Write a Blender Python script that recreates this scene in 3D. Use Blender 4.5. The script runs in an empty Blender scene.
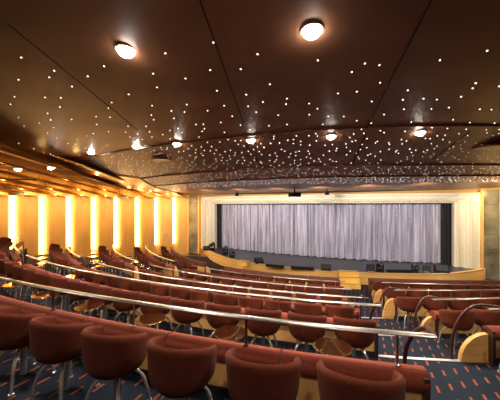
import bpy, bmesh, math, random
from mathutils import Vector, Matrix
random.seed(7)
sc = bpy.context.scene
COL = sc.collection
PI = math.pi
EYE = 3.6            # camera height above the front floor
FPX = 260.0          # focal length in pixels (500 wide)
HOR = 206.0          # horizon row
M = Vector((4.03, 16.23)); U = Vector((.919, -.395)); N = Vector((-.395, -.919))

# ------------------------------------------------------------------ materials
def mat(name, color, rough=.6, metal=0., spec=.5, emit=None, estr=0., sheen=0., coat=0.):
    m = bpy.data.materials.new(name); m.use_nodes = True
    b = m.node_tree.nodes['Principled BSDF']
    b.inputs['Base Color'].default_value = (*color, 1)
    b.inputs['Roughness'].default_value = rough
    b.inputs['Metallic'].default_value = metal
    b.inputs['Specular IOR Level'].default_value = spec
    if sheen: b.inputs['Sheen Weight'].default_value = sheen
    if coat: b.inputs['Coat Weight'].default_value = coat
    if emit:
        b.inputs['Emission Color'].default_value = (*emit, 1)
        b.inputs['Emission Strength'].default_value = estr
    return m
def nodes(m):
    nt = m.node_tree
    return nt, nt.nodes, nt.links, nt.nodes['Principled BSDF']
def add_noise(m, c1, c2, scale=(5, 5, 5), detail=3, coord='Object', bump=0., lo=.35, hi=.65, rough=None):
    nt, nd, lk, b = nodes(m)
    tc = nd.new('ShaderNodeTexCoord'); mp = nd.new('ShaderNodeMapping'); mp.inputs['Scale'].default_value = scale
    no = nd.new('ShaderNodeTexNoise'); no.inputs['Scale'].default_value = 1; no.inputs['Detail'].default_value = detail
    cr = nd.new('ShaderNodeValToRGB'); cr.color_ramp.elements[0].position = lo; cr.color_ramp.elements[1].position = hi
    cr.color_ramp.elements[0].color = (*c1, 1); cr.color_ramp.elements[1].color = (*c2, 1)
    lk.new(tc.outputs[coord], mp.inputs[0]); lk.new(mp.outputs[0], no.inputs['Vector'])
    lk.new(no.outputs['Fac'], cr.inputs[0]); lk.new(cr.outputs[0], b.inputs['Base Color'])
    if bump:
        bp = nd.new('ShaderNodeBump'); bp.inputs['Strength'].default_value = bump; bp.inputs['Distance'].default_value = .01
        lk.new(no.outputs['Fac'], bp.inputs['Height']); lk.new(bp.outputs[0], b.inputs['Normal'])
    if rough:
        mr = nd.new('ShaderNodeMapRange'); mr.inputs['To Min'].default_value = rough[0]; mr.inputs['To Max'].default_value = rough[1]
        lk.new(no.outputs['Fac'], mr.inputs[0]); lk.new(mr.outputs[0], b.inputs['Roughness'])
    return m
RED = add_noise(mat('rust fabric', (.2, .04, .02), .9, spec=.15, sheen=.03), (.098, .0215, .0115), (.122, .0275, .015), (60, 60, 60), 2, bump=.1)
REDP = add_noise(mat('rust pad fabric', (.3, .06, .03), .85, spec=.2, sheen=.05), (.19, .038, .021), (.225, .047, .027), (50, 50, 50), 2, bump=.1)
DRED = add_noise(mat('dark maroon fabric', (.09, .022, .016), .7), (.08, .02, .014), (.11, .026, .018), (40, 40, 40), 2)
CHROME = mat('chrome', (.74, .75, .77), .25, .78)
STEEL = mat('satin metal rail', (.36, .345, .32), .28, 1)
COLUMN = mat('grey column', (.32, .36, .40), .3, .8)
BLACK = mat('black plastic', (.010, .010, .011), .6, spec=.25)
DKMETAL = mat('dark bronze metal', (.10, .06, .045), .35, .7)
LEATHER = mat('maroon leather', (.05, .013, .011), .3)
WOOD = add_noise(mat('honey wood', (.55, .28, .09), .42), (.68, .38, .13), (.82, .49, .19), (1.5, 14, 1.5), 4, rough=(.35, .5))
WOODP = add_noise(mat('light end panel wood', (.6, .33, .1), .38), (.56, .29, .085), (.70, .40, .14), (2, 2, 12), 4)
LIPW = add_noise(mat('stage lip wood', (.7, .42, .13), .35), (.74, .44, .13), (.86, .55, .2), (1, 1, 6), 3)
WALL = add_noise(mat('amber wall panel', (.72, .40, .09), .55), (.74, .40, .10), (.80, .455, .12), (3, 3, .6), 3)
AMB = mat('amber painted wall', (.55, .30, .07), .6)
CREAM = mat('cream moulding', (.74, .67, .50), .5)
CREAM2 = mat('cream moulding ridge', (.66, .57, .40), .5)
STAGEF = mat('black stage floor', (.035, .036, .042), .38)
BLACKC = mat('black drape', (.012, .012, .016), .9)
SKIRT = mat('dark skirting', (.02, .02, .025), .5)
NOSE = mat('step nosing', (.62, .63, .64), .35, .6)
CONC = mat('riser carpet', (.03, .035, .05), .95)
GROOVE = mat('ceiling groove', (.012, .008, .006), .8)
GOLD = mat('brass trim', (.85, .6, .25), .2, 1)
LAMPW = mat('lamp glow', (1, 1, 1), emit=(1, .94, .84), estr=60)
STARM = mat('pinpoint glow', (1, 1, 1), emit=(1, .92, .82), estr=4)
STRIPM = mat('wall strip glow', (1, .9, .6), emit=(1, .74, .33), estr=8)
COVEM = mat('cove glow', (1, .8, .4), emit=(1, .62, .18), estr=7)
GREYB = mat('grey sign box', (.20, .18, .13), .5)
SIGNF = mat('sign face', (.42, .36, .16), .4)
WHITEP = mat('white plate', (.8, .78, .7), .5)
REDS = mat('red sign', (.6, .03, .02), .5)
GRILLE = mat('dark grille', (.028, .028, .03), .6)
LENS = mat('lens glass', (.03, .033, .045), .6, 0, .3)
YSTEP = add_noise(mat('yellow step wood', (.8, .5, .1), .4), (.76, .46, .1), (.86, .57, .16), (2, 8, 2), 3)

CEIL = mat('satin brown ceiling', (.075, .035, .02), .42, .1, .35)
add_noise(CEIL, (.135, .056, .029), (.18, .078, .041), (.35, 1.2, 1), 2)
CEILF = add_noise(mat('brown ceiling painted warm-lit', (.2, .08, .03), .45, .1, .3), (.20, .078, .030), (.26, .105, .042), (.4, 1.2, 1), 2)
DULL = mat('matt black housing', (.004, .004, .004), .9, spec=0)
CSTRIP = mat('satin bronze ceiling strip', (.2, .1, .05), .38, .45)
add_noise(CSTRIP, (.50, .27, .08), (.62, .35, .11), (1.5, .3, 1), 2)

# glass for table tops
GLASS = bpy.data.materials.new('table glass'); GLASS.use_nodes = True
nt = GLASS.node_tree; nt.nodes.clear()
o_ = nt.nodes.new('ShaderNodeOutputMaterial'); mx = nt.nodes.new('ShaderNodeMixShader'); tr = nt.nodes.new('ShaderNodeBsdfTransparent')
tr.inputs[0].default_value = (.88, .87, .82, 1)
gl = nt.nodes.new('ShaderNodeBsdfGlossy'); gl.inputs['Roughness'].default_value = .08; gl.inputs[0].default_value = (1, .86, .5, 1)
lw = nt.nodes.new('ShaderNodeLayerWeight'); lw.inputs[0].default_value = .84
nt.links.new(lw.outputs['Facing'], mx.inputs[0]); nt.links.new(tr.outputs[0], mx.inputs[1]); nt.links.new(gl.outputs[0], mx.inputs[2]); nt.links.new(mx.outputs[0], o_.inputs[0])

# carpet: navy with staggered orange dashes, in stage axes
CARPET = mat('navy carpet with orange dashes', (.02, .03, .05), .95, 0, .2)
nt, nd, lk, b = nodes(CARPET)
def mth(op, a, bb=None, c=None):
    n = nd.new('ShaderNodeMath'); n.operation = op
    for i, v in enumerate((a, bb, c)):
        if v is None: continue
        if isinstance(v, (int, float)): n.inputs[i].default_value = v
        else: lk.new(v, n.inputs[i])
    return n.outputs[0]
tc = nd.new('ShaderNodeTexCoord'); mp = nd.new('ShaderNodeMapping')
mp.inputs['Rotation'].default_value = (0, 0, math.radians(23.3))
lk.new(tc.outputs['Object'], mp.inputs[0])
sx = nd.new('ShaderNodeSeparateXYZ'); lk.new(mp.outputs[0], sx.inputs[0])
cu = mth('DIVIDE', sx.outputs[0], .165); ci = mth('FLOOR', cu); cf = mth('FRACT', cu)
off = mth('FRACT', mth('MULTIPLY', ci, .618))
dv = mth('FRACT', mth('ADD', mth('DIVIDE', sx.outputs[1], .31), off))
inx = mth('LESS_THAN', mth('ABSOLUTE', mth('SUBTRACT', cf, .5)), .085)
iny = mth('LESS_THAN', dv, .42)
fl = mth('MULTIPLY', inx, iny)
no = nd.new('ShaderNodeTexNoise'); no.inputs['Scale'].default_value = 3.; lk.new(tc.outputs['Object'], no.inputs['Vector'])
cr = nd.new('ShaderNodeValToRGB'); cr.color_ramp.elements[0].color = (.006, .010, .019, 1); cr.color_ramp.elements[1].color = (.012, .0185, .034, 1)
lk.new(no.outputs['Fac'], cr.inputs[0])
mxc = nd.new('ShaderNodeMix'); mxc.data_type = 'RGBA'
lk.new(fl, mxc.inputs['Factor']); lk.new(cr.outputs[0], mxc.inputs['A']); mxc.inputs['B'].default_value = (.21, .06, .026, 1)
lk.new(mxc.outputs['Result'], b.inputs['Base Color'])

# curtain: silvery lavender cloth with sparkle, fold shade painted in as vertical streaks
CURT = mat('silver lavender curtain', (.47, .44, .55), .55, 0, .5, sheen=.4)
nt, nd, lk, b = nodes(CURT)
tc = nd.new('ShaderNodeTexCoord'); mp = nd.new('ShaderNodeMapping'); mp.inputs['Scale'].default_value = (1, 1, .05)
lk.new(tc.outputs['Object'], mp.inputs[0])
no = nd.new('ShaderNodeTexNoise'); no.inputs['Scale'].default_value = 8; no.inputs['Detail'].default_value = 4
lk.new(mp.outputs[0], no.inputs['Vector'])
cr = nd.new('ShaderNodeValToRGB'); cr.color_ramp.elements[0].position = .32; cr.color_ramp.elements[1].position = .68
cr.color_ramp.elements[0].color = (.165, .155, .235, 1); cr.color_ramp.elements[1].color = (.55, .515, .60, 1)
lk.new(no.outputs['Fac'], cr.inputs[0])
vo = nd.new('ShaderNodeTexVoronoi'); vo.inputs['Scale'].default_value = 5; lk.new(tc.outputs['Object'], vo.inputs['Vector'])
lt = nd.new('ShaderNodeMath'); lt.operation = 'LESS_THAN'; lt.inputs[1].default_value = .09; lk.new(vo.outputs['Distance'], lt.inputs[0])
mxc = nd.new('ShaderNodeMix'); mxc.data_type = 'RGBA'; lk.new(lt.outputs[0], mxc.inputs['Factor'])
lk.new(cr.outputs[0], mxc.inputs['A']); mxc.inputs['B'].default_value = (1, 1, 1, 1); lk.new(mxc.outputs['Result'], b.inputs['Base Color'])

MARB = mat('bronze mirror panel', (.3, .27, .2), .14, .25)
add_noise(MARB, (.09, .08, .06), (.36, .32, .22), (1.6, 1.6, 1.1), 6, rough=(.12, .32), lo=.3, hi=.72)

# ------------------------------------------------------------------ mesh helpers
class MB:
    def __init__(s): s.v = []; s.f = []
    def add(s, vs, fs):
        o = len(s.v); s.v += [tuple(v) for v in vs]; s.f += [tuple(i + o for i in f) for f in fs]
    def box(s, c, d, ax=None):
        """box centred at c, sizes d, optional (x,y) axes in plan"""
        cx, cy, cz = c; a = Vector((1, 0)) if ax is None else Vector(ax).normalized(); p = Vector((-a.y, a.x))
        vs = []
        for z in (-.5, .5):
            for (i, j) in ((-.5, -.5), (.5, -.5), (.5, .5), (-.5, .5)):
                q = a * (i * d[0]) + p * (j * d[1]); vs.append((cx + q.x, cy + q.y, cz + z * d[2]))
        s.add(vs, [(3, 2, 1, 0), (4, 5, 6, 7), (0, 1, 5, 4), (1, 2, 6, 5), (2, 3, 7, 6), (3, 0, 4, 7)])
    def tube(s, pts, r, n=8, cap=True):
        pts = [Vector(p) for p in pts]; rings = []; up = Vector((0, 0, 1))
        rr = r if isinstance(r, (list, tuple)) else [r] * len(pts)
        prev = None
        for i, p in enumerate(pts):
            t = (pts[min(i + 1, len(pts) - 1)] - pts[max(i - 1, 0)]).normalized()
            if prev is None:
                x = t.cross(up)
                if x.length < 1e-3: x = Vector((1, 0, 0))
            else: x = prev - t * prev.dot(t)
            x.normalize(); y = t.cross(x); prev = x
            rings.append([p + x * (rr[i] * math.cos(a)) + y * (rr[i] * math.sin(a)) for a in [2 * PI * k / n for k in range(n)]])
        vs = [v for r_ in rings for v in r_]; fs = []
        for i in range(len(rings) - 1):
            for k in range(n):
                a = i * n + k; bb = i * n + (k + 1) % n; fs.append((a, bb, bb + n, a + n))
        if cap: fs.append(tuple(range(n - 1, -1, -1))); fs.append(tuple(range(len(vs) - n, len(vs))))
        s.add(vs, fs)
    def lathe(s, prof, c=(0, 0, 0), n=24):
        """prof: (r,z) pairs bottom to top, closed at axis when r==0"""
        vs = []; fs = []
        for (r, z) in prof:
            for k in range(n): a = 2 * PI * k / n; vs.append((c[0] + r * math.cos(a), c[1] + r * math.sin(a), c[2] + z))
        for i in range(len(prof) - 1):
            for k in range(n):
                a = i * n + k; bb = i * n + (k + 1) % n; fs.append((a, bb, bb + n, a + n))
        fs.append(tuple(range(n - 1, -1, -1))); fs.append(tuple(range(len(vs) - n, len(vs))))
        s.add(vs, fs)
    def sweep(s, frames, prof, closed=True):
        """frames: list of (pos2d, normal2d, z0); prof (offset along normal, height)"""
        m = len(prof); vs = []; fs = []
        for (p, nn, z0) in frames:
            for (r, z) in prof: vs.append((p.x + nn.x * r, p.y + nn.y * r, z0 + z))
        for i in range(len(frames) - 1):
            for k in range(m if closed else m - 1):
                a = i * m + k; bb = i * m + (k + 1) % m; fs.append((a, a + m, bb + m, bb))
        if closed: fs.append(tuple(range(m))); fs.append(tuple(range(len(vs) - 1, len(vs) - m - 1, -1)))
        s.add(vs, fs)
    def build(s, name, m, parent=None, smooth=False, angle=40, origin=None):
        me = bpy.data.meshes.new(name); vs = s.v
        if origin is not None: vs = [(v[0] - origin[0], v[1] - origin[1], v[2] - origin[2]) for v in vs]
        me.from_pydata(vs, [], s.f); me.update()
        bm = bmesh.new(); bm.from_mesh(me); bmesh.ops.recalc_face_normals(bm, faces=bm.faces); bm.to_mesh(me); bm.free()
        me.materials.append(m)
        if smooth:
            me.polygons.foreach_set('use_smooth', [True] * len(me.polygons))
            try: me.set_sharp_from_angle(angle=math.radians(angle))
            except Exception: pass
        o = bpy.data.objects.new(name, me); COL.objects.link(o)
        if origin is not None: o.location = origin
        if parent: o.parent = parent
        return o
def tag(o, label, cat, group=None, kind=None):
    if label: o['label'] = label
    if cat: o['category'] = cat
    if group: o['group'] = group
    if kind: o['kind'] = kind
    return o
def struct(o): o['kind'] = 'structure'; return o
def empty(name, loc, rz=0):
    o = bpy.data.objects.new(name, None); COL.objects.link(o); o.location = loc; o.rotation_euler = (0, 0, rz); o.empty_display_size = .1
    return o
def copy_tree(o, parent=None):
    c = o.copy(); COL.objects.link(c); c.parent = parent
    for ch in KIDS.get(o.name, []): copy_tree(ch, c)
    return c
KIDS = {}
def kids(o):
    KIDS[o.name] = list(o.children)
    for c in o.children: kids(c)
ORD = ['first', 'second', 'third', 'fourth', 'fifth', 'sixth', 'seventh', 'eighth', 'ninth', 'tenth', 'eleventh', 'twelfth', 'thirteenth', 'fourteenth',
       'fifteenth', 'sixteenth', 'seventeenth', 'eighteenth', 'nineteenth', 'twentieth', 'twenty-first', 'twenty-second', 'twenty-third', 'twenty-fourth']
def SD(s, d): return M + U * s + N * d
def proj(p):
    if p[1] < .05: return (9999, 9999)
    return (250 + FPX * p[0] / p[1], HOR - FPX * (p[2] - EYE) / p[1])

# ------------------------------------------------------------------ curved rows
KL = 7.5e-5
def flare(th, R0):
    if th < 8: return 1 + KL * (th - 8) ** 2
    if th > 20: return 1 + (2e-4 - 1.7e-4 * max(0, min(1, (R0 - 7.4) / 3))) * (th - 20) ** 2
    return 1.
def pol(th, R0, off=0.):
    R = R0 * flare(th, R0) + off; a = math.radians(th)
    return SD(R * math.sin(a), R * math.cos(a))
def frame(th, R0, z, off=0.):
    p = pol(th, R0, off); t = (pol(th + .2, R0, off) - pol(th - .2, R0, off)).normalized(); n = Vector((-t.y, t.x))
    if n.dot(p - M) < 0: n = -n
    return (p, n, z)
def inv_pol(X, Y):
    r = Vector((X, Y)) - M; s = r.dot(U); d = r.dot(N); th = math.degrees(math.atan2(s, d)); 
    R0 = r.length
    for _ in range(4): R0 = r.length / flare(max(-88, min(88, th)), R0)
    return th, R0
def arclen(R0, a, b, n=40):
    L = 0; p = pol(a, R0)
    for i in range(1, n + 1):
        q = pol(a + (b - a) * i / n, R0); L += (q - p).length; p = q
    return L
def th_at(R0, a, L, sgn):
    """angle after walking arc length L from a"""
    th = a; p = pol(a, R0); acc = 0; st = .1 * sgn
    while acc < L and abs(th) < 89:
        q = pol(th + st, R0); acc += (q - p).length; p = q; th += st
    return th
RR = {1: 14.2, 2: 12.25, 3: 10.6, 4: 8.85, 5: 7.4, 6: 6.2}
FF = {0: 1.6, 1: 1.92, 2: 2.38, 3: 2.82, 4: 3.18, 5: 3.38, 6: 3.52, 7: 3.6}
TZ = {k: EYE - v for k, v in FF.items()}
PHS = {1: .52, 2: .54, 3: .55, 4: .56, 5: .56, 6: .74}; RH = .80

def solve_aisle(k, a, bb, d0):
    R = RR[k]; th = 15.
    for _ in range(40):
        d = R * flare(th, R) * math.cos(math.radians(th)); s = a + bb * (d - d0); th = math.degrees(math.asin(max(-1, min(1, s / (R * flare(th, R))))))
    return th
CR = {k: solve_aisle(k, 2.0, .17, 6.5) for k in RR}; CR[1] -= .15
RS = {1: 20, 2: 21.4, 3: 22.8, 4: 23.5, 5: 26.5, 6: 28.2}
PW = {2: .40, 3: .26, 4: .29, 5: .27}
CLA = {1: -22, 2: -31.5, 3: -32, 4: -31.5, 5: -30, 6: -26.5}
LS = {k: CLA[k] - math.degrees(1.15 / (RR[k] * flare(CLA[k], RR[k]))) for k in RR}

# wall line on the left
W0 = Vector((-13.2, 14.2)); WE = Vector((.83, .558)).normalized(); WN = Vector((WE.y, -WE.x)); BAY = 1.285
def wall_dist(p): return (Vector(p) - W0).dot(WN)

# ------------------------------------------------------------------ setting: floor tiers
mb = MB()
ths = [-84 + 2. * i for i in range(83)]
def ring(R_out, R_in, z_out, z_in, c1=None, c2=None):
    vs = []; fs = []
    for th in ths:
        a = pol(th, R_out); c = pol(th, R_in); vs += [(a.x, a.y, z_out), (c.x, c.y, z_in)]
    for i in range(len(ths) - 1): fs.append((2 * i, 2 * i + 2, 2 * i + 3, 2 * i + 1))
    return vs, fs
RE = {0: 15.9, **RR}
mb.add(*ring(22, RE[0], TZ[0], TZ[0]))
for k in range(1, 7): mb.add(*ring(RE[k - 1], RE[k], TZ[k], TZ[k]))
mb.add(*ring(RE[6], .3, 0, 0))
for k in range(0, 7): mb.add(*ring(RE[k], RE[k], TZ[k], TZ[k + 1]))
struct(mb.build('floor', CARPET))
# nosings on the aisle steps
ti = 0
for k in range(2, 7):
    for (a, bb) in ((CR[k] - .2, RS[k] + .4), (LS[k], CLA[k])):
        ti += 1; m = MB()
        fr = [frame(a + (bb - a) * i / 8, RR[k], TZ[k]) for i in range(9)]
        m.sweep(fr, [(-.02, -.03), (.035, -.03), (.035, .006), (-.02, .006)])
        struct(m.build('trim_%d' % ti, NOSE))

# ------------------------------------------------------------------ ceiling
def zc(X, Y):
    th, R = inv_pol(X, Y)
    if R > 10.9: z = 1.67 + .16 * (R - 10.9)
    elif R > 8.8: z = 1.19 + .212 * (R - 8.8)
    elif R > 7.8: z = .97 + .185 * (R - 7.8)
    elif R > 4.3: z = .80 + .04 * (R - 4.3)
    else: z = .80
    return EYE + z
mb = MB()
for (Ro, Ri, zo, zi) in ((21.5, 10.9, 1.67 + .16 * 10.6, 1.67), (10.9, 8.8, 1.635, 1.19)):
    mb.add(*ring(Ro, Ri, EYE + zo, EYE + zi))
mb.add(*ring(10.9, 10.9, EYE + 1.67, EYE + 1.635))
struct(mb.build('ceiling', CEIL, smooth=False))
mb = MB()   # last steps before the stage: same ceiling, warm light painted in as lighter brown
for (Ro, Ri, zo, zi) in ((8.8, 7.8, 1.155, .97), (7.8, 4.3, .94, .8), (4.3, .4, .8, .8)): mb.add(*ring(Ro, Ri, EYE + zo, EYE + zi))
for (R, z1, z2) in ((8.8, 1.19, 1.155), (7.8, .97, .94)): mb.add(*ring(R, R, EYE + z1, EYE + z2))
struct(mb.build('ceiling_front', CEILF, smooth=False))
def ceil_pt(px, py, drop=0., zf=zc):
    dx = (px - 250) / FPX; dz = -(py - HOR) / FPX; Y = .5
    while Y < 20:
        if EYE + dz * Y >= zf(dx * Y, Y) - drop: break
        Y += .005
    return Vector((dx * Y, Y, zf(dx * Y, Y) - drop))
# panel seams
for (p0, p1) in (((200, 0), (244, 124)), ((431, 0), (366, 129)), ((8, 24), (138, 130)), ((243, 140), (262, 168)), ((366, 133), (352, 165)), ((470, 131), (432, 160))):
    ti += 1; m = MB(); pts = []
    for i in range(13):
        t = i / 12; pts.append(ceil_pt(p0[0] + (p1[0] - p0[0]) * t, p0[1] + (p1[1] - p0[1]) * t))
    a, c = pts[0], pts[-1]; d = (c - a); d2 = Vector((d.x, d.y)).normalized(); pp = Vector((-d2.y, d2.x)) * .011
    vs = []
    for q in (a, c): vs += [(q.x - pp.x, q.y - pp.y, q.z - .004), (q.x + pp.x, q.y + pp.y, q.z - .004), (q.x + pp.x, q.y + pp.y, q.z + .012), (q.x - pp.x, q.y - pp.y, q.z + .012)]
    m.add(vs, [(0, 1, 5, 4), (1, 2, 6, 5), (2, 3, 7, 6), (3, 0, 4, 7), (0, 3, 2, 1), (4, 5, 6, 7)])
    struct(m.build('trim_%d' % ti, GROOVE))

# lowered bronze strips over the left side, each with a lit cove along its inner edge
def ywall(X): q = (X - W0.x) / WE.x; return W0.y + WE.y * q
XS = [W0.x + WE.x * BAY * k for k in range(8, -3, -1)]
def zstrip(X, Y):
    return EYE + .70 + .085 * max(0, ywall(X) - Y)
for i in range(len(XS) - 1):
    xr, xl = XS[i], XS[i + 1]
    m = MB(); n = 14; vs = []; fs = []
    for j in range(n + 1):
        row = []
        for X, dz in ((xr, -.2), (xl, .2)):
            y1 = ywall(X) - .02; y0 = (11.0, 9.0, 5.5)[i] if i < 3 else 3.0; Y = y0 + (y1 - y0) * j / n
            z = min(zstrip(X, Y) + dz, zc(X, Y) - .05)
            row += [(X, Y, z), (X, Y, z + .05)]
        vs += row
    for j in range(n):
        a = 4 * j; c = a + 4
        fs += [(a, a + 2, c + 2, c), (a + 1, c + 1, c + 3, a + 3), (a, c, c + 1, a + 1), (a + 2, a + 3, c + 3, c + 2)]
    fs += [(0, 1, 3, 2), (4 * n, 4 * n + 2, 4 * n + 3, 4 * n + 1)]
    m.add(vs, fs)
    ti += 1; struct(m.build('trim_%d' % ti, CSTRIP))

# ------------------------------------------------------------------ walls
mb = MB(); zt = EYE + 3.4
for k in range(-7, 8):
    b0 = W0 + WE * (BAY * k)
    prof = [(0, .05), (0, -.22), (.24, -.22), (.27, -.16), (.36, -.07), (.50, -.01), (.68, .03), (.78, .035), (.80, .06), (BAY, .06)]
    if k == -7: prof = prof[2:]
    pts = [b0 + WE * a + WN * c for a, c in prof]
    vs = []
    for p in pts: vs += [(p.x, p.y, -.2), (p.x, p.y, zt)]
    mb.add(vs, [(2 * i, 2 * i + 2, 2 * i + 3, 2 * i + 1) for i in range(len(pts) - 1)])
struct(mb.build('wall_left', WALL))
for k in range(-1, 9):
    b0 = W0 + WE * (BAY * k) + WE * (.13 if k < 8 else .06) + WN * -.10
    m = MB(); m.tube([(b0.x, b0.y, EYE - 2.75), (b0.x, b0.y, EYE + .55)], .105, 14)
    o = m.build('wall_light_strip', STRIPM, origin=(b0.x, b0.y, EYE - 2.75))
    nm = {8: 'tall warm light strip in the amber wall, right beside the marble pilaster'}.get(k, 'tall warm light strip in the amber left wall, %s bay from the marble pilaster' % ORD[8 - k])
    tag(o, nm, 'light', 'light strips in the left wall')
q = SD(9.2, .3); m = MB(); m.tube([(q.x, q.y, EYE - 2.75), (q.x, q.y, EYE + .55)], .105, 14)
tag(m.build('wall_light_strip', STRIPM, origin=(q.x, q.y, EYE - 2.75)), 'tall warm light strip just right of the right-hand mirrored pilaster', 'light')
ends = W0 + WE * (BAY * 8)
def wallquad(name, p, q, z0, z1, m):
    b = MB(); b.add([(p.x, p.y, z0), (q.x, q.y, z0), (q.x, q.y, z1), (p.x, p.y, z1)], [(0, 1, 2, 3)]); return struct(b.build(name, m))
wl0 = W0 - WE * (BAY * 7)
wr0 = SD(9.5, 0); wr1 = SD(19, 16.5)
wallquad('wall_right', wr0, wr1, -.2, zt, AMB)
bk = [wl0, SD(-15, 20.5), SD(-6, 22.5), SD(10, 22), wr1]
b = MB()
for p, q in zip(bk[:-1], bk[1:]): b.add([(p.x, p.y, -.2), (q.x, q.y, -.2), (q.x, q.y, EYE + 3.6), (p.x, p.y, EYE + 3.6)], [(0, 1, 2, 3)])
struct(b.build('wall_back', AMB))
# stage wall: amber strips either side and above the opening
SZ = EYE - 3.07
b = MB()
for s0, s1, z0, z1 in ((-9.9, -7.9, -.2, zt), (7.9, 9.6, -.2, zt), (-7.9, 7.9, EYE + .6, zt)):
    p, q = SD(s0, .0), SD(s1, .0)
    b.add([(p.x, p.y, z0), (q.x, q.y, z0), (q.x, q.y, z1), (p.x, p.y, z1)], [(0, 1, 2, 3)])
struct(b.build('wall_stage', AMB))
wallquad('wall_backstage', SD(-9.9, -2.0), SD(9.6, -2.0), -.2, zt, BLACKC)

# pilasters
for (s0, s1, lab) in ((-9.32, -8.5, 'tall bronze mirrored pilaster left of the stage frame'), (8.2, 8.8, 'tall bronze mirrored pilaster right of the stage frame')):
    t = empty('pilaster', (*SD((s0 + s1) / 2, .15), SZ - .5)); tag(t, lab, 'pilaster')
    inv = t.matrix_basis.inverted()
    c = SD((s0 + s1) / 2, .12)
    z = SZ - .5; H = EYE + .80 - z
    nseg = 6
    for j in range(nseg):
        m = MB(); m.box((c.x - t.location.x, c.y - t.location.y, H * (j + .5) / nseg), (s1 - s0, .24, H / nseg - .012), U)
        m.build('mirror_panel', MARB, t)
    for s in (s0 - .06, s1 + .06):
        q = SD(s, .12); m = MB(); m.box((q.x - t.location.x, q.y - t.location.y, H / 2), (.11, .30, H), U); m.build('edge_strip', WALL, t)

# ------------------------------------------------------------------ proscenium frame
t = empty('proscenium_frame', (*SD(0, .5), SZ)); tag(t, 'wide cream moulded proscenium frame around the stage curtain', 'frame')
TL = Vector((t.location.x, t.location.y))
def bow(s): return .95 * max(0, 1 - (s / 7.0) ** 2)   # the header and the curtain bow out towards the seats
def fr_band(name, m, prof):
    """prof: (outward distance from opening edge, d)"""
    b = MB(); SL, SR, ZT = -7.02, 7.0, EYE + .15 - SZ
    path = []
    vs = []; fs = []; n = len(prof)
    for (e, d) in prof:
        e2 = e
        pth = [(SL - e, 0)] + [(SL - e + (SR - SL + 2 * e) * j / 24, ZT + e * .52) for j in range(25)] + [(SR + e, 0)]
        for (s, z) in pth:
            q = SD(s, d + (bow(s) if d > .001 and z > 0 else 0)) - TL; vs.append((q.x, q.y, z))
    for i in range(n - 1):
        for j in range(26): a = 27 * i + j; fs.append((a, a + 1, a + 28, a + 27))
    b.add(vs, fs); return b.build(name, m, t)
fr_band('inner_moulding', CREAM, [(-.02, .02), (0, .3), (.04, .34), (.10, .35), (.12, .38), (.42, .50), (.44, .54), (.52, .54)])
fr_band('outer_moulding', CREAM, [(.52, .54), (.53, .48), (.60, .48), (.62, .54), (.86, .58), (.88, .62), (.95, .62), (.98, .0)])
hh = EYE + .15 - SZ
for e, w, dd in ((.27, .22, .46), (.77, .20, .575)):
    for side in (-1, 1):
        b = MB(); z = .06
        while z < hh + .05:
            q = SD((7.0 + e) * side, dd) - TL; b.box((q.x, q.y, z), (w, .05, .055), U); z += .11
        b.build('dentil_band', CREAM2, t)
    b = MB(); s = -7.2
    while s < 7.2:
        q = SD(s, dd + .01 + bow(s)) - TL; b.box((q.x, q.y, hh + e * .52), (.055, .05, .10), U); s += .11
    b.build('dentil_band', CREAM2, t)

# ------------------------------------------------------------------ stage
Q = [(-3.9, 20.3), (-3.3, 19.2), (-2.3, 16.7), (-.56, 14.5), (2.4, 12.72), (5.27, 11.9), (8.57, 11.72), (11.15, 12.55), (11.7, 12.9)]
Q = [Vector(q) for q in Q]
def catmull(P, n=8):
    out = []
    for i in range(len(P) - 1):
        p0 = P[max(0, i - 1)]; p1 = P[i]; p2 = P[i + 1]; p3 = P[min(len(P) - 1, i + 2)]
        for j in range(n):
            t = j / n
            out.append(.5 * ((2 * p1) + (p2 - p0) * t + (2 * p0 - 5 * p1 + 4 * p2 - p3) * t * t + (3 * p1 - p0 - 3 * p2 + p3) * t ** 3))
    out.append(P[-1]); return out
LIP = catmull(Q)
b = MB(); vs = []; fs = []
for p in LIP:
    r = p - M; s = r.dot(U); q = SD(max(-9.4, min(9.4, s)), -1.95); vs += [(p.x, p.y, SZ), (q.x, q.y, SZ)]
for i in range(len(LIP) - 1): fs.append((2 * i, 2 * i + 1, 2 * i + 3, 2 * i + 2))
b.add(vs, fs); struct(b.build('floor_stage', STAGEF))
def lipframes():
    out = []
    for i, p in enumerate(LIP):
        t_ = (LIP[min(i + 1, len(LIP) - 1)] - LIP[max(0, i - 1)]).normalized(); n = Vector((t_.y, -t_.x)); out.append((p, n, 0.))
    return out
b = MB(); b.sweep(lipframes(), [(-.05, 0), (.0, 0), (.0, SZ - .02), (.02, SZ - .015), (.02, SZ + .012), (-.12, SZ + .012), (-.12, SZ - .03), (-.05, SZ - .03)])
ti += 1; struct(b.build('trim_%d' % ti, LIPW, smooth=True, angle=30))

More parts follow.
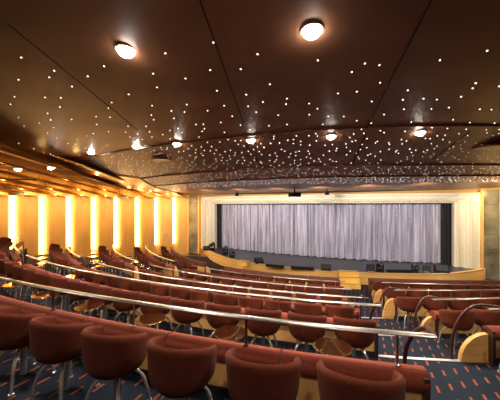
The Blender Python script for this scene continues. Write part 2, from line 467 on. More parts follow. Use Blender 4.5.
# main curtain
b = MB(); NS = 560; NZ = 10; vs = []; fs = []
zt0, zb0 = EYE + .55, SZ + .012
for i in range(NS + 1):
    s = -6.95 + 13.85 * i / NS
    base = -.35 + .95 * (1 - (s / 7) ** 2)
    ph = 2 * PI * s / .27 + 1.1 * math.sin(s * 3.1) + .8 * math.sin(s * 7.3 + 1)
    amp = .085 + .03 * math.sin(s * 5.3 + 2)
    for j in range(NZ + 1):
        v = j / NZ; d = base + amp * math.sin(ph + .25 * math.sin(v * 3 + s)) * (.75 + .35 * (1 - v))
        q = SD(s, d); zbt = zb0 + .02 * (1 + math.sin(ph * .5))
        vs.append((q.x, q.y, zbt + (zt0 - zbt) * v))
for i in range(NS):
    for j in range(NZ): a = i * (NZ + 1) + j; fs.append((a, a + NZ + 1, a + NZ + 2, a + 1))
b.add(vs, fs); o = b.build('stage_curtain', CURT, smooth=True, angle=180, origin=(*SD(0, .2), SZ))
tag(o, 'full-width silvery lavender pleated curtain closing off the stage', 'curtain')
for s0, s1, lab in ((-7.25, -6.72, 'black side drape at the left edge of the stage curtain'), (6.55, 7.25, 'black side drape at the right edge of the stage curtain')):
    b = MB(); vs = []; fs = []; n = 40
    for i in range(n + 1):
        s = s0 + (s1 - s0) * i / n; d = -.12 + .03 * math.sin(2 * PI * s / .16) - .1 * (abs(s) - 6.6)
        q = SD(s, d); vs += [(q.x, q.y, SZ + .015), (q.x, q.y, EYE + .5)]
    for i in range(n): fs.append((2 * i, 2 * i + 2, 2 * i + 3, 2 * i + 1))
    b.add(vs, fs); o = b.build('side_drape', BLACKC, smooth=True, origin=(*SD((s0 + s1) / 2, .0), SZ)); tag(o, lab, 'curtain')

# ------------------------------------------------------------------ things on the stage
def stage_xy(px, py, z=None):
    z = SZ if z is None else z; Y = FPX * (EYE - z) / (py - HOR); return Vector(((px - 250) / FPX * Y, Y))
def face(p): r = -(p - Vector((0, 0))); return math.atan2(r.x, -r.y) * -1 + 0  # -Y front towards the camera/audience
def facing_rz(p, tgt=(1.5, 0)):
    v = Vector(tgt) - p; return math.atan2(v.y, v.x) + PI / 2     # local -Y points to tgt
def wedge(px, py, w, lab, dr=0.):
    p = stage_xy(px, py); t = empty('floor_monitor', (p.x, p.y, SZ + .002), facing_rz(p) + dr); tag(t, lab, 'speaker', 'stage floor monitors')
    w *= .74; h = w * .62; d = w * .7
    b = MB(); x = w / 2
    prof = [(-d / 2, 0), (d / 2, 0), (d / 2, h * .95), (d * .2, h), (-d / 2, h * .25)]
    vs = [(sx * x, y, z) for sx in (-1, 1) for (y, z) in prof]; n = 5
    b.add(vs, [tuple(range(n - 1, -1, -1)), tuple(range(n, 2 * n))] + [(i, (i + 1) % n, n + (i + 1) % n, n + i) for i in range(n)])
    b.build('cabinet', BLACK, t)
    g = MB(); g.add([(-x * .86, -d * .47, h * .30 + .012), (x * .86, -d * .47, h * .30 + .012), (x * .86, d * .15, h * .965 + .012), (-x * .86, d * .15, h * .965 + .012),
                     (-x * .86, -d * .45, h * .28), (x * .86, -d * .45, h * .28), (x * .86, d * .17, h * .94), (-x * .86, d * .17, h * .94)],
                    [(0, 1, 2, 3), (7, 6, 5, 4), (0, 4, 5, 1), (1, 5, 6, 2), (2, 6, 7, 3), (3, 7, 4, 0)])
    g.build('grille', GRILLE, t)
    k = MB(); k.box((0, d / 2 + .004, h * .55), (w * .25, .012, h * .18)); k.build('handle', GRILLE, t)
def moving_head(px, py, hgt, lab, rz=.3):
    p = stage_xy(px, py); t = empty('moving_head_light', (p.x, p.y, SZ + .002), facing_rz(p) + rz); tag(t, lab, 'stage light', 'moving stage lights')
    hgt *= .78; w = hgt * .62
    b = MB(); b.box((0, 0, hgt * .12), (w, w * .85, hgt * .24)); b.box((0, 0, hgt * .26), (w * .6, w * .6, hgt * .06)); b.build('base', BLACK, t)
    b = MB()
    for s in (-1, 1): b.box((s * w * .48, 0, hgt * .55), (w * .14, w * .34, hgt * .56))
    b.box((0, 0, hgt * .31), (w * 1.0, w * .34, hgt * .08)); b.build('yoke', BLACK, t)
    b = MB(); a = math.radians(-25)
    def rt(y, z): return (y * math.cos(a) - z * math.sin(a), y * math.sin(a) + z * math.cos(a))
    pts = []
    for y in (-.42, -.40, -.1, .25, .40): q = rt(y * hgt, 0); pts.append((0, q[0], hgt * .68 + q[1]))
    b.tube(pts, [w * .33, w * .37, w * .37, w * .31, w * .18], 14); hd = b.build('head', BLACK, t, smooth=True)
    q = rt(-.425 * hgt, 0); q2 = rt(-.435 * hgt, 0)
    b = MB(); b.tube([(0, q[0], hgt * .68 + q[1]), (0, q2[0], hgt * .68 + q2[1])], w * .29, 14); b.build('lens', LENS, hd)
def par_box(px, py, w, h, lab):
    p = stage_xy(px, py); t = empty('stage_speaker', (p.x, p.y, SZ + .002), facing_rz(p)); tag(t, lab, 'speaker')
    w *= .8; h *= .8
    b = MB(); b.box((0, 0, h / 2 + .02), (w, w * .6, h)); b.box((-w * .4, 0, .012), (w * .1, w * .5, .024)); b.box((w * .4, 0, .012), (w * .1, w * .5, .024)); b.build('cabinet', BLACK, t)
    b = MB(); b.box((0, -w * .3 - .006, h * .56 + .02), (w * .84, .012, h * .7)); b.build('grille', GRILLE, t)
    b = MB(); b.box((0, -w * .3 - .006, h * .1 + .02), (w * .84, .014, h * .08)); b.build('front_strip', NOSE, t)
def foot_bar(px0, px1, py0, py1, lab):
    a = stage_xy(px0, py0); c = stage_xy(px1, py1); m = (a + c) / 2; d = c - a
    t = empty('footlight_bar', (m.x, m.y, SZ + .002), math.atan2(d.y, d.x)); tag(t, lab, 'stage light', 'footlight bars along the stage edge')
    b = MB(); b.box((0, 0, .07), (d.length, .16, .10)); b.build('housing', BLACK, t)
    for s in (-.4, .4):
        b = MB(); b.box((s * d.length, 0, .012), (.06, .18, .024)); b.build('bracket', BLACK, t)
    b = MB(); b.box((0, .02, .125), (d.length * .96, .08, .012)); b.build('lens_strip', LENS, t)
wedge(207, 250, .62, 'black wedge monitor at the far left end of the stage edge', .4)
moving_head(212, 250.6, .75, 'black moving light beside the wedge at the far left of the stage')
moving_head(225, 254.8, .72, 'black moving light on the left stage edge, second from the left end', .1)
moving_head(232, 257.5, .6, 'smaller black moving light just left of the small yellow steps', -.3)
wedge(259, 263, .62, 'black wedge monitor just right of the small yellow steps', .3)
wedge(326, 270.2, .60, 'black wedge monitor beside the large yellow stage steps, to their left', -.1)
par_box(370.5, 272.2, .42, .42, 'square black speaker box right of the large yellow stage steps')
moving_head(380, 272, .60, 'black moving light next to the square speaker box', .25)
moving_head(415, 272, .55, 'black moving light near the right end of the stage', -.2)
par_box(426.5, 272.6, .36, .33, 'small black speaker box between moving light and right wedge')
wedge(441.5, 272.2, .72, 'large black wedge monitor at the right end of the stage', .15)
foot_bar(266, 284, 266.3, 268.2, 'low black footlight bar left of centre stage')
foot_bar(291, 314, 268.6, 270.2, 'low black footlight bar at centre stage')
foot_bar(387, 412, 272.4, 272.6, 'low black footlight bar on the right of the stage')

def steps(px0, px1, py, lab, n=3, depth=.3):
    a = stage_xy(px0, py); c = stage_xy(px1, py); m = (a + c) / 2
    best = min(LIP, key=lambda q: (q - m).length); i = LIP.index(best)
    tn = (LIP[min(i + 1, len(LIP) - 1)] - LIP[i - 1]).normalized(); nn = Vector((tn.y, -tn.x)); w = abs((c - a).dot(tn))
    o0 = best + nn * .03
    t = empty('stage_steps', (o0.x, o0.y, .002), math.atan2(tn.y, tn.x)); tag(t, lab, 'steps')
    rise = (SZ + .1) / n
    for j in range(n):
        b = MB(); b.box((0, -(depth * (j + .5)) , (rise * (n - j)) / 2), (w, depth - .004, rise * (n - j))); b.build('step', YSTEP, t)
    b = MB()
    for j in range(n): b.box((0, -depth * (j + 1) + .012, rise * (n - j) + .006), (w, .03, .012))
    b.build('nosing', GOLD, t)
steps(335, 353, 269.5, 'large yellow wooden steps up to the stage at the end of the aisle', 3, .24)
steps(241, 256, 262, 'small yellow wooden steps at the left of the stage', 3, .3)

# ------------------------------------------------------------------ seat row barriers
def padprof(ph):
    return [(.105 * math.cos(a), ph - .10 + .10 * math.sin(a) * (1 if math.sin(a) > 0 else 1.05)) for a in [2 * PI * j / 16 for j in range(16)]]
def arc_pts(k, a, bb, n=None, off=0.):
    n = n or max(2, int(abs(bb - a) / 1.5)); return [frame(a + (bb - a) * i / n, RR[k], TZ[k], off) for i in range(n + 1)]
def loc_frames(fr, org): return [(p - Vector((org[0], org[1])), n, z - org[2]) for (p, n, z) in fr]
def barrier(k, a, bb, lab, rail=True, arch=(False, False), panel=(False, False), fwd=False, group=None):
    """a<bb in degrees; arch/panel flags for (low end, high end)"""
    mid = frame((a + bb) / 2, RR[k], TZ[k]); org = (mid[0].x, mid[0].y, TZ[k])
    t = empty('seat_row_barrier', org); tag(t, lab, 'low wall', group)
    front = (k == 6)
    PHk = PH = PHS[k]
    b = MB(); b.sweep(loc_frames(arc_pts(k, a, bb), org), [(.05, .085), (.05, PHk - .13), (-.05, PHk - .13), (-.05, .085)]); b.build('wood_panel', WOOD, t)
    b = MB(); b.sweep(loc_frames(arc_pts(k, a, bb), org), [(.06, .0), (.06, .085), (-.06, .085), (-.06, 0)]); b.build('skirting', SKIRT, t)
    L = arclen(RR[k], a, bb); n = max(1, round(L / 1.3))
    if front:
        prof = [(.07, PHk - .22), (.07, PHk - .03), (.05, PHk), (-.09, PHk), (-.11, PHk - .03), (-.11, PHk - .22)]
    else: prof = padprof(PHk)
    dg = .008 / RR[k] * 57.3
    for i in range(n):
        x0 = a + (bb - a) * i / n + (dg if i else 0); x1 = a + (bb - a) * (i + 1) / n - (dg if i < n - 1 else 0)
        m = MB(); m.sweep(loc_frames(arc_pts(k, x0, x1, max(2, int((x1 - x0) / 1.2))), org), prof); m.build('pad', DRED if front else REDP, t, smooth=True, angle=50)
    e0 = th_at(RR[k], a, .02, 1); e1 = th_at(RR[k], bb, .02, -1)
    for e in (e0, e1):   # dark end posts
        f = loc_frames([frame(e, RR[k], TZ[k])], org)[0]; m = MB(); tn = Vector((-f[1].y, f[1].x))
        m.box((f[0].x, f[0].y, (PHk - .04) / 2), (.045, .2, PHk - .04), tn); m.build('end_post', DKMETAL, t)
    if rail:
        ra = a - (0 if arch[0] else .12 / RR[k] * 57.3); rb = bb + (0 if arch[1] else .08 / RR[k] * 57.3)
        RP = [(.036 * math.cos(q), RH + .017 * math.sin(q)) for q in [2 * PI * i / 10 for i in range(10)]]
        m = MB(); m.sweep(loc_frames(arc_pts(k, ra, rb, None), org), RP); m.build('handrail', STEEL, t, smooth=True, angle=60)
        npst = max(2, round(L / 1.45) + 1)
        for i in range(npst):
            th = th_at(RR[k], a, .22, 1); th2 = th_at(RR[k], bb, .22, -1); th = th + (th2 - th) * i / (npst - 1)
            f = loc_frames([frame(th, RR[k], TZ[k])], org)[0]; m = MB()
            m.tube([(f[0].x, f[0].y, PH - .02), (f[0].x, f[0].y, RH - .012)], .014, 8); m.lathe([(.026, 0), (.026, .012), (.016, .02)], (f[0].x, f[0].y, PH - .004), 10)
            m.build('rail_post', DKMETAL if i % 2 else STEEL, t)
    for side in (0, 1):
        e = (a, bb)[side]; sg = (1, -1)[side]      # sg: direction into the section
        if panel[side]:
            w, h = PW.get(k, .3), (.43 if k < 4 else .56)
            m = MB(); out = [(0, 0), (0, h)] + [(w * math.sin(q), h * math.cos(q)) for q in [PI / 2 * i / 10 for i in range(1, 11)]]
            vs = []
            for rr_ in (-.035, .035):
                for (x, z) in out:
                    f = loc_frames([frame(e, RR[k], TZ[k])], org)[0]; tn = Vector((f[1].y, -f[1].x)); 
                    chk = (pol(e + 1, RR[k]) - pol(e, RR[k]))
                    if tn.dot(chk) < 0: tn = -tn
                    q = f[0] - tn * (sg * (x + .012)) + f[1] * rr_; vs.append((q.x, q.y, z))
            nn = len(out); m.add(vs, [tuple(range(nn)), tuple(range(2 * nn - 1, nn - 1, -1))] + [(i, (i + 1) % nn, nn + (i + 1) % nn, nn + i) for i in range(nn)])
            m.build('end_panel', WOODP, t)
        if arch[side]:
            f = loc_frames([frame(e, RR[k], TZ[k])], org)[0]; tn = Vector((f[1].y, -f[1].x))
            if tn.dot(pol(e + 1, RR[k]) - pol(e, RR[k])) < 0: tn = -tn
            pts = []
            x0 = -.46
            for (x, z) in ((x0, .0), (x0 + .01, .25), (x0 + .05, .48), (x0 + .14, .68), (x0 + .26, .80), (x0 + .40, .845), (x0 + .55, .83), (x0 + .68, RH + .005)):
                sc_ = (PW.get(k, .3) + .1) / .46; q = f[0] + tn * (sg * x * sc_) - f[1] * .045; pts.append((q.x, q.y, z))
            m = MB(); m.tube(smooth_path(pts), .023, 10); m.build('curved_handrail', LEATHER, t, smooth=True, angle=60)
    if fwd:
        f = loc_frames([frame(bb, RR[k], TZ[k])], org)[0]; tn = Vector((f[1].y, -f[1].x))
        if tn.dot(pol(bb + 1, RR[k]) - pol(bb, RR[k])) < 0: tn = -tn
        dz = TZ[k + 1] - TZ[k]; pts = []
        for (fw, sd, z) in ((.0, .08, RH), (.12, .09, RH - .01), (.27, .14, RH - .05), (.42, .12, RH - .14), (.56, .10, RH - .31), (.66, .09, RH - .53), (.72, .08, dz + .2)):
            q = f[0] - f[1] * fw + tn * sd; pts.append((q.x, q.y, z))
        m = MB(); m.tube(smooth_path(pts), .023, 10); m.build('curved_handrail', LEATHER, t, smooth=True, angle=60)
        m = MB(); q = pts[-1]; m.tube([(q[0], q[1], dz), (q[0], q[1], dz + .42)], .03, 10); m.build('handrail_foot', CHROME, t, smooth=True)
    return t
def smooth_path(P, n=4):
    P = [Vector(p) for p in P]; out = []
    for i in range(len(P) - 1):
        p0 = P[max(0, i - 1)]; p1 = P[i]; p2 = P[i + 1]; p3 = P[min(len(P) - 1, i + 2)]
        for j in range(n):
            t = j / n; out.append(.5 * ((2 * p1) + (p2 - p0) * t + (2 * p0 - 5 * p1 + 4 * p2 - p3) * t * t + (3 * p1 - p0 - 3 * p2 + p3) * t ** 3))
    out.append(P[-1]); return out
ROWN = {1: 'nearest', 2: 'second', 3: 'third', 4: 'fourth', 5: 'fifth', 6: 'front'}
LEND = {}
for k in range(2, 7):   # far end of the left blocks: stop short of the wall
    th = LS[k]
    while th > -84 and wall_dist(pol(th, RR[k])) > 1.3: th -= .5
    LEND[k] = th
REND = {2: 30, 3: 44, 4: 54, 5: 62, 6: 66}
for k in range(1, 7):
    barrier(k, CLA[k], CR[k], {1: 'padded red barrier with metal rail running across the foreground, before the nearest chairs',
            6: 'dark-topped front barrier before the stage, in the centre block without a rail'}.get(k, 'padded red barrier with metal rail, %s row back in the centre block' % ROWN[k]),
            rail=(k < 6), panel=(k > 1, False), arch=(1 < k < 6, False), fwd=(k in (1, 2, 3)), group='padded seat row barriers')
for k in range(2, 7):
    barrier(k, RS[k], REND[k], ('dark-topped front barrier before the stage, right of the aisle' if k == 6 else 'padded red barrier with curved handrail, %s row, right of the aisle' % ROWN[k]),
            rail=(k < 6), panel=(k < 6, False), arch=(k < 6, False), group='padded seat row barriers')
    barrier(k, LEND[k], LS[k], ('dark-topped front barrier before the stage, near the left wall' if k == 6 else 'padded red barrier with curved handrail, %s row, block by the amber left wall' % ROWN[k]),
            rail=(k < 6), panel=(False, True), arch=(False, k < 6), group='padded seat row barriers')

# ------------------------------------------------------------------ tub chair
def tub_shell(zb=.45, zback=.848, zarm=.715):
    b = MB(); nphi = 36; A = math.radians(106); ro = .288; th = .048
    rim = lambda q: zarm + (zback - zarm) * max(0, math.cos(q * .70)) ** 1.2
    prof_n = 7; vs = []; fs = []
    rows = []
    for i in range(nphi + 1):
        q = -A + 2 * A * i / nphi; zr = rim(abs(q)); d = Vector((math.sin(q), -math.cos(q)))
        out = [(.17, zb), (.235, zb + .015), (.265, zb + .06), (.280, zb + .14), (ro, zr - .06), (ro + .004, zr - .025), (ro - .012, zr - .002), (ro - th / 2, zr + .006), (ro - th + .010, zr - .004), (ro - th, zr - .03), (ro - th - .004, zb + .12), (.17, zb + .12)]
        rows.append(len(vs)); vs += [(d.x * r * (1.0), d.y * r, z) for r, z in out]
    m = 12
    for i in range(nphi):
        for j in range(m - 1): a = i * m + j; fs.append((a, a + m, a + m + 1, a + 1))
    fs.append(tuple(range(m))); fs.append(tuple(range(nphi * m + m - 1, nphi * m - 1, -1)))
    b.add(vs, fs); return b
def make_chair(full=True):
    t = empty('tub_chair', (0, 0, 0))
    tub_shell().build('shell', RED, t, smooth=True, angle=60)
    b = MB(); b.lathe([(.17, .43), (.222, .445), (.226, .46), (.226, .53), (.215, .55), (.18, .562), (0.01, .565)], n=24); b.build('seat', RED, t, smooth=True, angle=60)
    b = MB(); b.lathe([(.03, .07), (.03, .38), (.055, .395), (.055, .433)], n=12); b.build('column', COLUMN, t, smooth=True)
    for j in range(4):
        a = PI / 4 + PI / 2 * j; d = Vector((math.cos(a), math.sin(a)))
        pts = [(d.x * r, d.y * r, z) for r, z in ((.02, .385), (.09, .38), (.17, .34), (.228, .25), (.262, .12), (.278, .02))]
        b = MB(); b.tube(smooth_path(pts, 3), .0155, 8); lg = b.build('leg', CHROME, t, smooth=True)
        if full:
            b = MB(); b.lathe([(.024, 0), (.027, .01), (.024, .028), (.012, .036)], (d.x * .278, d.y * .278, 0), 10); b.build('glide', CHROME, lg, smooth=True)
    return t
proto = make_chair(True); kids(proto)
proto_s = make_chair(False); kids(proto_s)
used = {'f': False, 's': False}
def put_chair(th, k, lab, full, off, jit=0.):
    f = frame(th, RR[k], TZ[k], off); p = f[0]
    rz = math.atan2(-f[1].y, -f[1].x) - PI / 2 + jit
    key = 'f' if full else 's'; src = proto if full else proto_s
    if not used[key]: o = src; used[key] = True
    else: o = copy_tree(src)
    o.location = (p.x, p.y, TZ[k] + .001); o.rotation_euler = (0, 0, rz)
    tag(o, lab, 'chair', 'rust red tub chairs'); return o
# small glass tables
def make_table():
    t = empty('drinks_table', (0, 0, 0))
    b = MB(); b.lathe([(.0, .570), (.222, .570), (.226, .575), (.226, .579), (.222, .584), (.0, .584)], n=32); b.build('glass_top', GLASS, t, smooth=True)
    b = MB()
    n = 40; R_, r_ = .228, .006
    b.tube([(R_ * math.cos(2 * PI * i / n), R_ * math.sin(2 * PI * i / n), .577) for i in range(n + 1)], r_, 6, cap=False); b.build('rim', GOLD, t, smooth=True)
    b = MB(); b.lathe([(.024, .02), (.024, .53), (.045, .545), (.045, .569)], n=14); b.build('post', CHROME, t, smooth=True)
    b = MB(); b.lathe([(.15, 0), (.15, .008), (.10, .016), (.03, .024)], n=24); b.build('base', CHROME, t, smooth=True)
    return t
tproto = make_table(); kids(tproto); tused = [False]
def put_table(th, k, off, lab):
    p = pol(th, RR[k], off); o = tproto if not tused[0] else copy_tree(tproto); tused[0] = True
    o.location = (p.x, p.y, TZ[k] + .001); tag(o, lab, 'table', 'round glass drinks tables')
def visible(p, z):
    x, y = proj((p.x, p.y, z)); return -45 < x < 545 and y < 470
rnd = random.Random(3)
CH = []
def row(k, start, sgn, pitch, end, text, off=.48, jit=.06):
    """chairs from start angle walking in direction sgn until end"""
    th = start; i = 0; last = None; out = []
    Rm = RR[k] + off
    while (th - end) * sgn < 0:
        p = pol(th, RR[k], off)
        if visible(p, TZ[k] + .5):
            put_chair(th, k, 'rust red tub chair, %s from the %s' % (ORD[min(i, 23)], text), p.y < 8.5, off, rnd.uniform(-jit, jit)); out.append((th, i))
        i += 1
        th = th_at(RR[k] + off, th, pitch, sgn)
    return out
T = {}
T[1] = row(1, 10.5, -1, .672, CLA[1] + 1, 'right end of the nearest row', .54)
T[2] = row(2, 11.8, -1, .665, CLA[2] + 1, 'aisle end of the second row, centre block')
T[3] = row(3, 11.9, -1, .62, CLA[3] + 1, 'aisle end of the third row, centre block')
T[4] = row(4, 12.0, -1, .66, CLA[4] + 1.5, 'aisle end of the fourth row, centre block', jit=.25)
T[5] = row(5, CR[5] - 2.6, -1, .63, CLA[5] + 2, 'aisle end of the fifth row, centre block', .45)
T[6] = row(6, CR[6] - 3, -1, .62, CLA[6] + 2, 'aisle end of the front row, centre block', .45)
for k in range(2, 7):
    tx = {6: 'front'}.get(k, ROWN[k])
    T[10 + k] = row(k, th_at(RR[k], RS[k], .12, 1), 1, .66, REND[k] - 2, 'aisle, %s row of the right block' % tx, .47)
    T[20 + k] = row(k, th_at(RR[k], LS[k], .35, -1), -1, .62, LEND[k] + 2, 'aisle, %s row beside the left wall' % tx, .47)
for key, lst in T.items():
    k = key % 10
    nm = {0: 'centre block', 1: 'right block', 2: 'block by left wall'}[key // 10]
    if k in (1,): continue
    for (a, b_) in zip(lst[0::2], lst[1::2]):
        th = (a[0] + b_[0]) / 2; p = pol(th, RR[k], .85)
        if k == 6 or (k == 5 and key // 10 == 0): continue
        put_table(th, k, .98 if key < 10 else (1.08 if k < 5 else 1.0), 'round glass table behind the %s and %s chairs, %s row, %s' % (ORD[min(a[1], 23)], ORD[min(b_[1], 23)], ROWN[k], nm))

# ------------------------------------------------------------------ ceiling lamps, stars, vents
def zall(X, Y):
    z = zc(X, Y)
    if X < XS[1]:
        for i in range(1, len(XS) - 1):
            if XS[i + 1] <= X < XS[i]:
                t = (X - XS[i + 1]) / (XS[i] - XS[i + 1]); y1 = ywall(X)
                z = min(z, zstrip(X, Y) + (.2 - .4 * t))
    return z
lamps = [(126, 50, 'large downlight over the left seats'), (312, 30, 'large downlight near the top of the picture, centre right'),
         (420, 132, ''), (331, 136, ''), (251, 140, ''), (177, 143, ''), (136, 146, ''), (91, 152, ''), (51, 157, ''), (18, 162, '')]
LP = []
for i, (px, py, lab) in enumerate(lamps):
    p = ceil_pt(px, py, 0, zall); LP.append(p)
    t = empty('downlight', p)
    if i < 2: lab = 'large bright round downlight in the dark ceiling, %s' % ('left one of the nearest two' if i == 0 else 'right one of the nearest two')
    else: lab = 'small bright round ceiling downlight, %s from the right in the far curved line' % ORD[i - 2]
    tag(t, lab, 'light', 'round ceiling downlights')
    R_ = .115 if i < 2 else .095
    b = MB(); b.lathe([(R_, -.008), (R_ + .014, -.010), (R_ + .018, .0), (R_ + .018, .02), (R_, .02)], n=24); b.build('trim_ring', CREAM2, t, smooth=True)
    b = MB(); b.lathe([(0.001, -R_ * .8), (R_ * .35, -R_ * .74), (R_ * .68, -R_ * .56), (R_ * .9, -R_ * .32), (R_ * .98, -R_ * .05), (R_ * .98, .015)], n=24); b.build('lamp', LAMPW, t, smooth=True)
def star_mesh(r):
    b = MB(); b.lathe([(r * .4, -.006), (r, 0), (r, .006)], n=8); return b
stars = []
r2 = random.Random(11)
X = -9.5
def dens(R):
    return .42 if R > 13.4 else (.30 if R > 12 else (.25 if R > 10.9 else (.165 if R > 8.8 else (.12 if R > 7.8 else .22))))
cand = []
for cell, lo, hi in ((.50, 12.2, 14.2), (.38, 10.95, 12.2), (.235, 8.85, 10.85), (.19, 7.85, 8.75), (.2, 6.3, 7.75)):
    x = -10.
    while x < 12:
        y = 1.0
        while y < 14:
            X_ = x + r2.uniform(-.42, .42) * cell; Y_ = y + r2.uniform(-.42, .42) * cell
            if r2.random() < .86:
                th, R = inv_pol(X_, Y_)
                if lo < R < hi and abs(th) < 75 and X_ > -11 and wall_dist((X_, Y_)) > 1.0:
                    z = zall(X_, Y_); px, py = proj((X_, Y_, z))
                    if -6 < px < 506 and 28 < py < 200 and (X_ > XS[1] or r2.random() < .45) and all((Vector((X_, Y_)) - q.xy).length > .22 for q in LP): cand.append((X_, Y_, z))
            y += cell
        x += cell
cand.sort(key=lambda c: Vector((c[0], c[1], c[2] - EYE)).length)
sm = None
for i, c in enumerate(cand[:300]):
    if sm is None:
        o = star_mesh(.0115).build('star_light', STARM); sm = o
    else:
        o = sm.copy(); COL.objects.link(o)
    o.location = c
    tag(o, 'tiny white pinpoint star light scattered with many others across the dark brown ceiling', 'light', 'pinpoint star lights in the ceiling')
b = MB()
for c in cand[300:]:
    rr_ = .0052
    vs = [(c[0] + rr_ * math.cos(2 * PI * k / 6), c[1] + rr_ * math.sin(2 * PI * k / 6), c[2] + dz) for dz in (-.006, .004) for k in range(6)]
    b.add(vs, [(0, 1, 2, 3, 4, 5), (11, 10, 9, 8, 7, 6)] + [(k, (k + 1) % 6, 6 + (k + 1) % 6, 6 + k) for k in range(6)])
tag(b.build('star_lights', STARM), 'dense drift of tiny pinpoint star lights on the far ceiling steps towards the stage', 'light', None, 'stuff')
print('stars', len(cand))
def round_vent(px, py, r, lab):
    p = ceil_pt(px, py, 0, zall); t = empty('ceiling_vent', p); tag(t, lab, 'vent', 'ceiling vents')
    b = MB(); b.lathe([(r * .85, -.02), (r, -.025), (r * 1.06, .01), (r * .85, .01)], n=28); b.build('ring', CEIL, t, smooth=True)
    for q in (.62, .40):
        b = MB(); n = 28; b.lathe([(r * (q - .1), -.012), (r * q, -.02), (r * (q + .03), .0), (r * (q - .08), .004)], n=28); b.build('louvre', CEIL, t, smooth=True)
    b = MB(); b.lathe([(.001, .012), (r * .85, .012), (r * .85, .016)], n=28); b.build('backing', DKMETAL, t)
round_vent(163, 160, .32, 'round dark ceiling vent beyond the line of downlights, left of centre')
round_vent(489, 148, .42, 'round dark ceiling vent at the right edge of the ceiling')
def slot_vent(px, py, L, rz, lab):
    p = ceil_pt(px, py, .015, zall); t = empty('slot_vent', p, rz); tag(t, lab, 'vent', 'ceiling vents')
    b = MB(); b.box((0, 0, 0), (L, .2, .03)); b.build('frame', DKMETAL, t)
    for j in range(3):
        b = MB(); b.box((0, -.055 + .055 * j, -.02), (L * .92, .018, .012)); b.build('slat', BLACK, t)
slot_vent(25, 173, 1.2, .1, 'upper long dark slot vent in the gold ceiling strips at left')
slot_vent(5, 184, .9, .1, 'lower dark slot vent at the left edge of the gold ceiling')
slot_vent(41, 185.5, .5, .1, 'short dark slot vent over the second wall light strip from left')

# signs
def hanging_sign(px, py, dist, lab):
    p2 = Vector(((px - 250) / FPX * dist, dist)); z = EYE - (py - HOR) / FPX * dist
    t = empty('hanging_sign', (p2.x, p2.y, z), math.atan2(WE.y, WE.x)); tag(t, lab, 'sign', 'hanging box signs')
    b = MB(); b.box((0, 0, 0), (.62, .09, .2)); b.build('box', GREYB, t)
    b = MB(); b.box((0, -.05, 0), (.56, .012, .15)); b.build('face', SIGNF, t)
    for s in (-.2, .2):
        b = MB(); b.tube([(s, 0, .1), (s, 0, .45)], .008, 6); b.build('hanger', DKMETAL, t)
hanging_sign(16.5, 193.5, 13.6, 'small dull gold box sign hanging at the far left of the amber wall')
hanging_sign(123, 197, 16.6, 'small dull gold box sign hanging in front of the amber wall, right one')
q = W0 + WE * (BAY * 6.55) + WN * .075
t = empty('wall_sign', (q.x, q.y, EYE - (235 - HOR) / FPX * q.y), math.atan2(WE.y, WE.x)); tag(t, 'tiny white wall sign with two red marks on the amber wall', 'sign')
b = MB(); b.box((0, 0, 0), (.32, .02, .14)); b.build('plate', WHITEP, t)
for s in (-.08, .08):
    b = MB(); b.box((s, -.012, 0), (.11, .008, .10)); b.build('red_mark', REDS, t)

# projector and spots under the soffit
def hang_speaker(px, py, Y, w, h, lab, n=2):
    X = (px - 250) / FPX * Y; zz = EYE - (py - HOR) / FPX * Y; zt_ = zc(X, Y)
    t = empty('hanging_projector' if n == 2 else 'hanging_spotlight', (X, Y, zz), facing_rz(Vector((X, Y)))); tag(t, lab, 'stage equipment')
    for j in range(n):
        x = (j - (n - 1) / 2) * w * .52
        b = MB(); b.box((x, 0, 0), (w / n * .94, w * .5, h)); b.box((x, -w * .27, -h * .1), (w / n * .6, w * .06, h * .5)); b.build('housing', DULL, t)
        b = MB(); b.tube([(x, -w * .30, -h * .1), (x, -w * .33, -h * .1)], h * .2, 12); b.build('lens', DULL, t)
    b = MB(); b.tube([(0, 0, h * .4), (0, 0, zt_ - zz)], .03, 8); b.build('mount', DULL, t)
hang_speaker(294.5, 194.6, 12.4, .58, .2, 'black twin projector hanging under the ceiling edge above the curtain', 2)
hang_speaker(327, 193.4, 12.2, .2, .14, 'small black spotlight hanging right of the twin projector', 1)
hang_speaker(237, 194.8, 14.8, .2, .15, 'small black spotlight hanging left of the twin projector', 1)

# ------------------------------------------------------------------ lights
def light(name, kind, loc, energy, color, **kw):
    l = bpy.data.lights.new(name, kind); l.energy = energy; l.color = color
    for k_, v in kw.items(): setattr(l, k_, v)
    o = bpy.data.objects.new(name, l); COL.objects.link(o); o.location = loc; return o
WARM = (1, .84, .66)
for p in LP:
    light('downlight_and_fill_beam', 'SPOT', (p.x, p.y, p.z - .15), 260, WARM, spot_size=math.radians(150), spot_blend=.9, shadow_soft_size=.08)
# downlights continued behind the camera; those over the seats ahead are added fill without fixtures
for (x, y, e) in ((-3.5, .5, 110), (0.5, -1.0, 90), (3.0, 1.0, 100), (5.5, 4.2, 190), (7.5, 7.5, 190), (-6.5, 3.5, 150), (2.0, 5.2, 110), (-2.2, 7.0, 150), (1.2, 8.8, 150), (5.2, 8.2, 190), (-4, 11, 190)):
    z = zall(x, y) - .1
    light('downlight_and_fill_beam', 'SPOT', (x, y, z), e * 1.5, WARM, spot_size=math.radians(150), spot_blend=.9, shadow_soft_size=.1)
# added stage wash without fixtures, brightening the curtain and frame
for s in (-7.6, -5.4, -3.2, -1.1, 1.1, 3.2, 5.4, 7.6):
    p = SD(s * .9, 5.4); o = light('stage_wash_fill', 'SPOT', (p.x, p.y, EYE + .62), 320, (1, .93, .86), spot_size=math.radians(100), spot_blend=.7, shadow_soft_size=.12)
    tgt = SD(s * 1.02, 0); v = Vector((tgt.x - p.x, tgt.y - p.y, SZ + 2.0 - EYE - .62)); o.rotation_euler = v.to_track_quat('-Z', 'Y').to_euler()
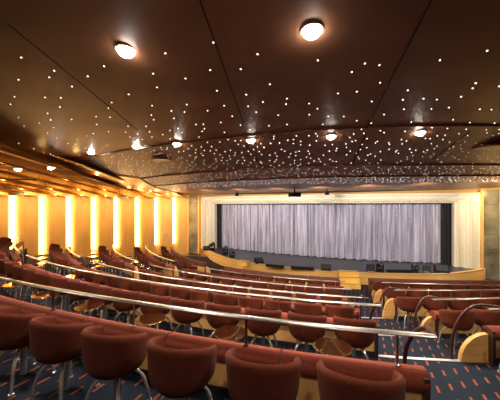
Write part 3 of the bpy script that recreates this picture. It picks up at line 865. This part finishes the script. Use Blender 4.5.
# warm cove lamps above the bronze strips
for i in range(1, len(XS) - 1):
    for f in (.2, .45, .7, .93):
        y = 6 + (ywall(XS[i]) - 6) * f; z = min(zstrip(XS[i], y) - .06, zc(XS[i], y) - .06)
        light('cove_lamp', 'POINT', (XS[i] - .1, y, z), 16 if f > .5 else (7 if f > .3 else 2.5), (1, .62, .2), shadow_soft_size=.05)

# warm wall washers in the low ceiling beside the amber wall
for k in range(-2, 8):
    p = W0 + WE * (BAY * (k + .75)) + WN * 1.7
    o = light('wall_washer', 'SPOT', (p.x, p.y, EYE + .62), 75, (1, .74, .42), spot_size=math.radians(125), spot_blend=.9, shadow_soft_size=.06)
    q = W0 + WE * (BAY * (k + .65)); v = Vector((q.x - p.x, q.y - p.y, -1.7)); o.rotation_euler = v.to_track_quat('-Z', 'Y').to_euler()
for s in (8.5,):  # added spot that brightens the right pilaster, no fixture there
    p = SD(s, 2.2); o = light('pilaster_fill', 'SPOT', (p.x, p.y, EYE + .66), 220, (1, .74, .36), spot_size=math.radians(110), spot_blend=.8, shadow_soft_size=.06)
    q = SD(s, 0); v = Vector((q.x - p.x, q.y - p.y, -1.5)); o.rotation_euler = v.to_track_quat('-Z', 'Y').to_euler()

w = bpy.data.worlds.new('dim house'); sc.world = w; w.use_nodes = True
w.node_tree.nodes['Background'].inputs[0].default_value = (.9, .7, .5, 1); w.node_tree.nodes['Background'].inputs[1].default_value = .02

# ------------------------------------------------------------------ camera
cam = bpy.data.cameras.new('camera'); co = bpy.data.objects.new('camera', cam); COL.objects.link(co)
co.location = (0, 0, EYE); co.rotation_euler = (PI / 2, 0, 0)
cam.sensor_width = 36; cam.lens = FPX / 500 * 36; cam.shift_y = (HOR - 200) / 500; cam.clip_start = .05
sc.camera = co
sc.view_settings.view_transform = 'Standard'; sc.view_settings.look = 'None'; sc.view_settings.gamma = 1; sc.view_settings.exposure = .55
try:
    sc.view_settings.use_curve_mapping = False
    sc.cycles.use_denoising = True
    sc.cycles.max_bounces = 8; sc.cycles.sample_clamp_indirect = 4
except Exception: pass
